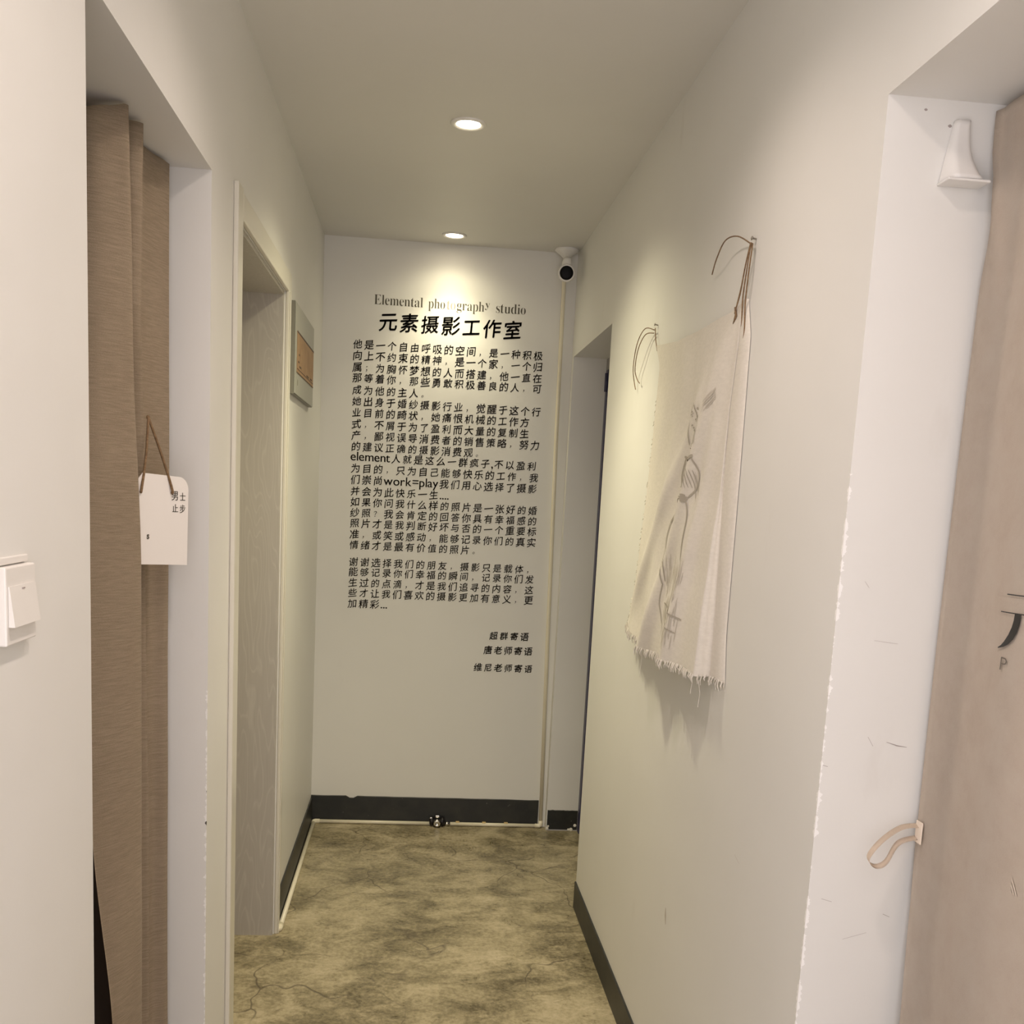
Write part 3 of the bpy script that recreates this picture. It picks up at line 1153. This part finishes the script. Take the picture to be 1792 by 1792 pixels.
hc = tag(empty('hanging_cloth', (W, 2.55, 1.18)), 'off-white frayed muslin cloth with a pencil drawing, tied by twine on the right wall', 'wall hanging')
b = BM()
NI, NJ = 70, 64
rows = []
for i in range(NI + 1):
    t = i / NI
    row = []
    for j in range(NJ + 1):
        s = j / NJ
        zz = 1.98 + (1.18 - 1.98) * t
        f_, c = lerp_table(FAR, zz), lerp_table(CREST, zz)
        y = f_ + (c - f_) * s
        z = top_z(y) + (bot_z(y) - top_z(y)) * t
        y = lerp_table(FAR, z) + (lerp_table(CREST, z) - lerp_table(FAR, z)) * s
        row.append(Vector((cloth_x(y, z), y, z)))
    # turned-in near edge: valley then back strip against the wall
    z = row[-1].z
    c, xc, by = lerp_table(CREST, z), row[-1].x, lerp_table(BACKY, z)
    vx = max(xc, W - 0.009)
    row.append(Vector((xc + (vx - xc) * 0.5, c + 0.004, z)))
    row.append(Vector((vx, c + 0.003, z)))
    row.append(Vector((vx - 0.003, c - 0.010, z + 0.001)))
    row.append(Vector((W - 0.010, (c + by) / 2, z + 0.002)))
    row.append(Vector((W - 0.006, by + 0.004, z + 0.002)))
    row.append(Vector((W - 0.0012, by, z + 0.002)))
    rows.append(row)
bottom_row = rows[-1]
sheet(b, rows)
obj('cloth_panel', b, M_muslin, hc, True)
b = BM()
rr = random.Random(5)
for k in range(230):
    a = rr.random() * (len(bottom_row) - 1)
    i0 = int(a)
    p = bottom_row[i0].lerp(bottom_row[i0 + 1], a - i0)
    L = rr.uniform(0.008, 0.020)
    q = p + Vector((rr.uniform(-0.006, 0.002), rr.uniform(-0.008, 0.008), -L))
    tube(b, [p + Vector((-0.0005, 0, 0.004)), p.lerp(q, 0.5) + Vector((-0.003, 0, 0)), q], [0.0016, 0.0013, 0.0006], 5, False)
for y, L in ((2.74, 0.10), (2.70, 0.05), (2.135, 0.06), (2.20, 0.045)):
    z = bot_z(y)
    x = min(W - 0.006, cloth_x(max(y, 2.18), z))
    tube(b, [(x, y, z), (x + 0.006, y + 0.002, z - L * 0.5), (x + 0.003, y - 0.001, z - L)], 0.0006, 5, False)
for k in range(70):                       # frayed far edge
    z = rr.uniform(1.19, 1.85)
    y = lerp_table(FAR, z)
    p = Vector((cloth_x(y, z), y, z))
    tube(b, [p, p + Vector((-0.001, rr.uniform(0.003, 0.010), rr.uniform(-0.006, 0.006)))], 0.0009, 4, False)
obj('frayed_fringe', b, M_muslin, hc, True)['kind'] = 'stuff'


def on_cloth(y, z, d=0.0018):
    return Vector((cloth_x(y, z) - d, y, z))


def cl_line(bm, pts, w, n=6, d=0.0018):
    P = catmull([(p[0], p[1], 0) for p in pts], n)
    V = []
    for i, p in enumerate(P):
        t = (P[min(i + 1, len(P) - 1)] - P[max(i - 1, 0)])
        t = t.normalized() if t.length > 0 else Vector((1, 0, 0))
        s = Vector((-t.y, t.x, 0)) * (w / 2) * (0.5 if i in (0, len(P) - 1) else 1)
        a, c = p - s, p + s
        V.append((bm.verts.new(on_cloth(a.x, a.y, d)), bm.verts.new(on_cloth(c.x, c.y, d))))
    for a, c in zip(V, V[1:]):
        bm.faces.new((a[0], a[1], c[1], c[0]))


b = BM()
sk = random.Random(11)
# narrow upper stalk with dots
cl_line(b, [(2.425, 1.700), (2.430, 1.745), (2.405, 1.790)], 0.005)
cl_line(b, [(2.345, 1.700), (2.345, 1.745), (2.385, 1.795)], 0.004)
for k in range(16):
    z = 1.69 + 0.006 * k
    y = 2.385 + sk.uniform(-0.028, 0.028)
    cl_line(b, [(y, z), (y - 0.012, z + 0.001)], 0.004, 2)
cl_line(b, [(2.455, 1.674), (2.400, 1.664), (2.345, 1.674)], 0.007)
# pod
cl_line(b, [(2.45, 1.668), (2.478, 1.63), (2.472, 1.60), (2.435, 1.578)], 0.005)
cl_line(b, [(2.352, 1.668), (2.325, 1.63), (2.335, 1.60), (2.37, 1.578)], 0.005)
for k in range(9):
    y = 2.455 - 0.013 * k
    cl_line(b, [(y, 1.648 - 0.001 * k), (y - 0.022, 1.60)], 0.0035, 3)
for k in range(4):
    hw = (0.012, 0.022, 0.020, 0.010)[k]
    cl_line(b, [(2.392 + hw, 1.584 - k * 0.0045), (2.392 - hw, 1.582 - k * 0.0045)], 0.005, 3)
# stems and skirt-like lower outline
cl_line(b, [(2.43, 1.575), (2.49, 1.540), (2.525, 1.515)], 0.008)
cl_line(b, [(2.38, 1.572), (2.368, 1.530), (2.372, 1.470), (2.362, 1.43)], 0.006)
cl_line(b, [(2.525, 1.515), (2.545, 1.470), (2.53, 1.42), (2.50, 1.36)], 0.005)
cl_line(b, [(2.535, 1.455), (2.50, 1.41), (2.49, 1.37)], 0.005)
cl_line(b, [(2.50, 1.365), (2.515, 1.31), (2.49, 1.265)], 0.004)
cl_line(b, [(2.485, 1.318), (2.40, 1.310), (2.31, 1.296)], 0.004)
cl_line(b, [(2.46, 1.290), (2.38, 1.272), (2.33, 1.262)], 0.0028)
obj('pencil_drawing', b, M_pencil, hc)
b = BM()
for k in range(90):
    z = sk.uniform(1.235, 1.42)
    y = sk.uniform(2.32, 2.485)
    L = sk.uniform(0.02, 0.05)
    cl_line(b, [(y, z + L / 2), (y + 0.006, z - L / 2)], 0.003, 2, 0.0014)
obj('pencil_shading', b, M_pencil_l, hc)
b = BM()
for k in range(14):
    y = sk.uniform(2.325, 2.352)
    z = sk.uniform(1.59, 1.64)
    cl_line(b, [(y, z), (y - 0.01, z - 0.03)], 0.003, 2, 0.0014)
obj('pencil_shading', b, M_pencil_l, hc)
b = BM()
for k in range(10):
    y = 2.28 + sk.uniform(-0.012, 0.012)
    cl_line(b, [(y + 0.02, 1.772 + 0.0025 * k), (y - 0.02, 1.795 + 0.0025 * k)], 0.0026, 2, 0.0014)
obj('pencil_shading', b, M_pencil_l, hc)


# twine ties
def twine(paths, r=0.0015):
    bm = BM()
    for p in paths:
        tube(bm, catmull(p, 7), r, 7)
    return obj('twine', bm, M_twine, hc, True)


xw = W - 0.006
twine([[(xw - 0.004, 2.130, 2.090), (xw - 0.016, 2.190, 2.118), (xw - 0.022, 2.260, 2.125), (xw - 0.016, 2.340, 2.105), (xw - 0.004, 2.412, 2.087)],
       [(xw - 0.003, 2.128, 2.092), (xw - 0.008, 2.140, 2.060), (xw - 0.006, 2.170, 2.010), (xw - 0.006, 2.200, 1.965)],
       [(xw - 0.005, 2.132, 2.092), (xw - 0.010, 2.138, 2.050), (xw - 0.008, 2.165, 2.000), (xw - 0.010, 2.180, 1.972)],
       [(xw - 0.006, 2.126, 2.092), (xw - 0.009, 2.130, 2.040), (xw - 0.007, 2.148, 1.985), (xw - 0.004, 2.150, 1.93), (xw - 0.002, 2.158, 1.898)],
       [(xw - 0.003, 2.124, 2.090), (xw - 0.006, 2.126, 2.030), (xw - 0.004, 2.138, 1.975), (xw - 0.003, 2.132, 1.92), (xw - 0.002, 2.142, 1.890)]])
twine([[(xw - 0.002, 2.985, 2.055), (xw - 0.004, 2.960, 2.020), (xw - 0.004, 2.930, 1.985)],
       [(xw - 0.004, 2.985, 2.050), (xw - 0.018, 3.050, 2.062), (xw - 0.022, 3.130, 2.030), (xw - 0.015, 3.200, 1.970), (xw - 0.006, 3.215, 1.930), (xw - 0.002, 3.205, 1.905)],
       [(xw - 0.004, 2.990, 2.042), (xw - 0.016, 3.050, 2.045), (xw - 0.022, 3.110, 2.010), (xw - 0.016, 3.165, 1.960), (xw - 0.008, 3.160, 1.930), (xw - 0.003, 3.145, 1.918)]], 0.0014)
b = BM()
tube(b, [(xw - 0.004, 2.205, 1.978), (xw - 0.006, 2.190, 1.960), (xw - 0.004, 2.206, 1.945)], 0.0028, 8)
obj('twine_knot', b, M_twine, hc, True)
for (y, z), lab in (((2.130, 2.100), 'small steel nail holding the twine at the near upper corner of the muslin cloth'),
                    ((2.986, 2.064), 'small steel nail holding the twine at the far upper corner of the muslin cloth')):
    b = BM()
    lathe(b, [(0.0, 0.0018), (0.009, 0.0018), (0.009, 0.0045), (0.011, 0.0035), (0.0115, 0)], (W, y, z), (-1, 0, 0.15), 14)
    tag(obj('nail', b, M_nail, None, True), lab, 'nail', 'nails holding the cloth')
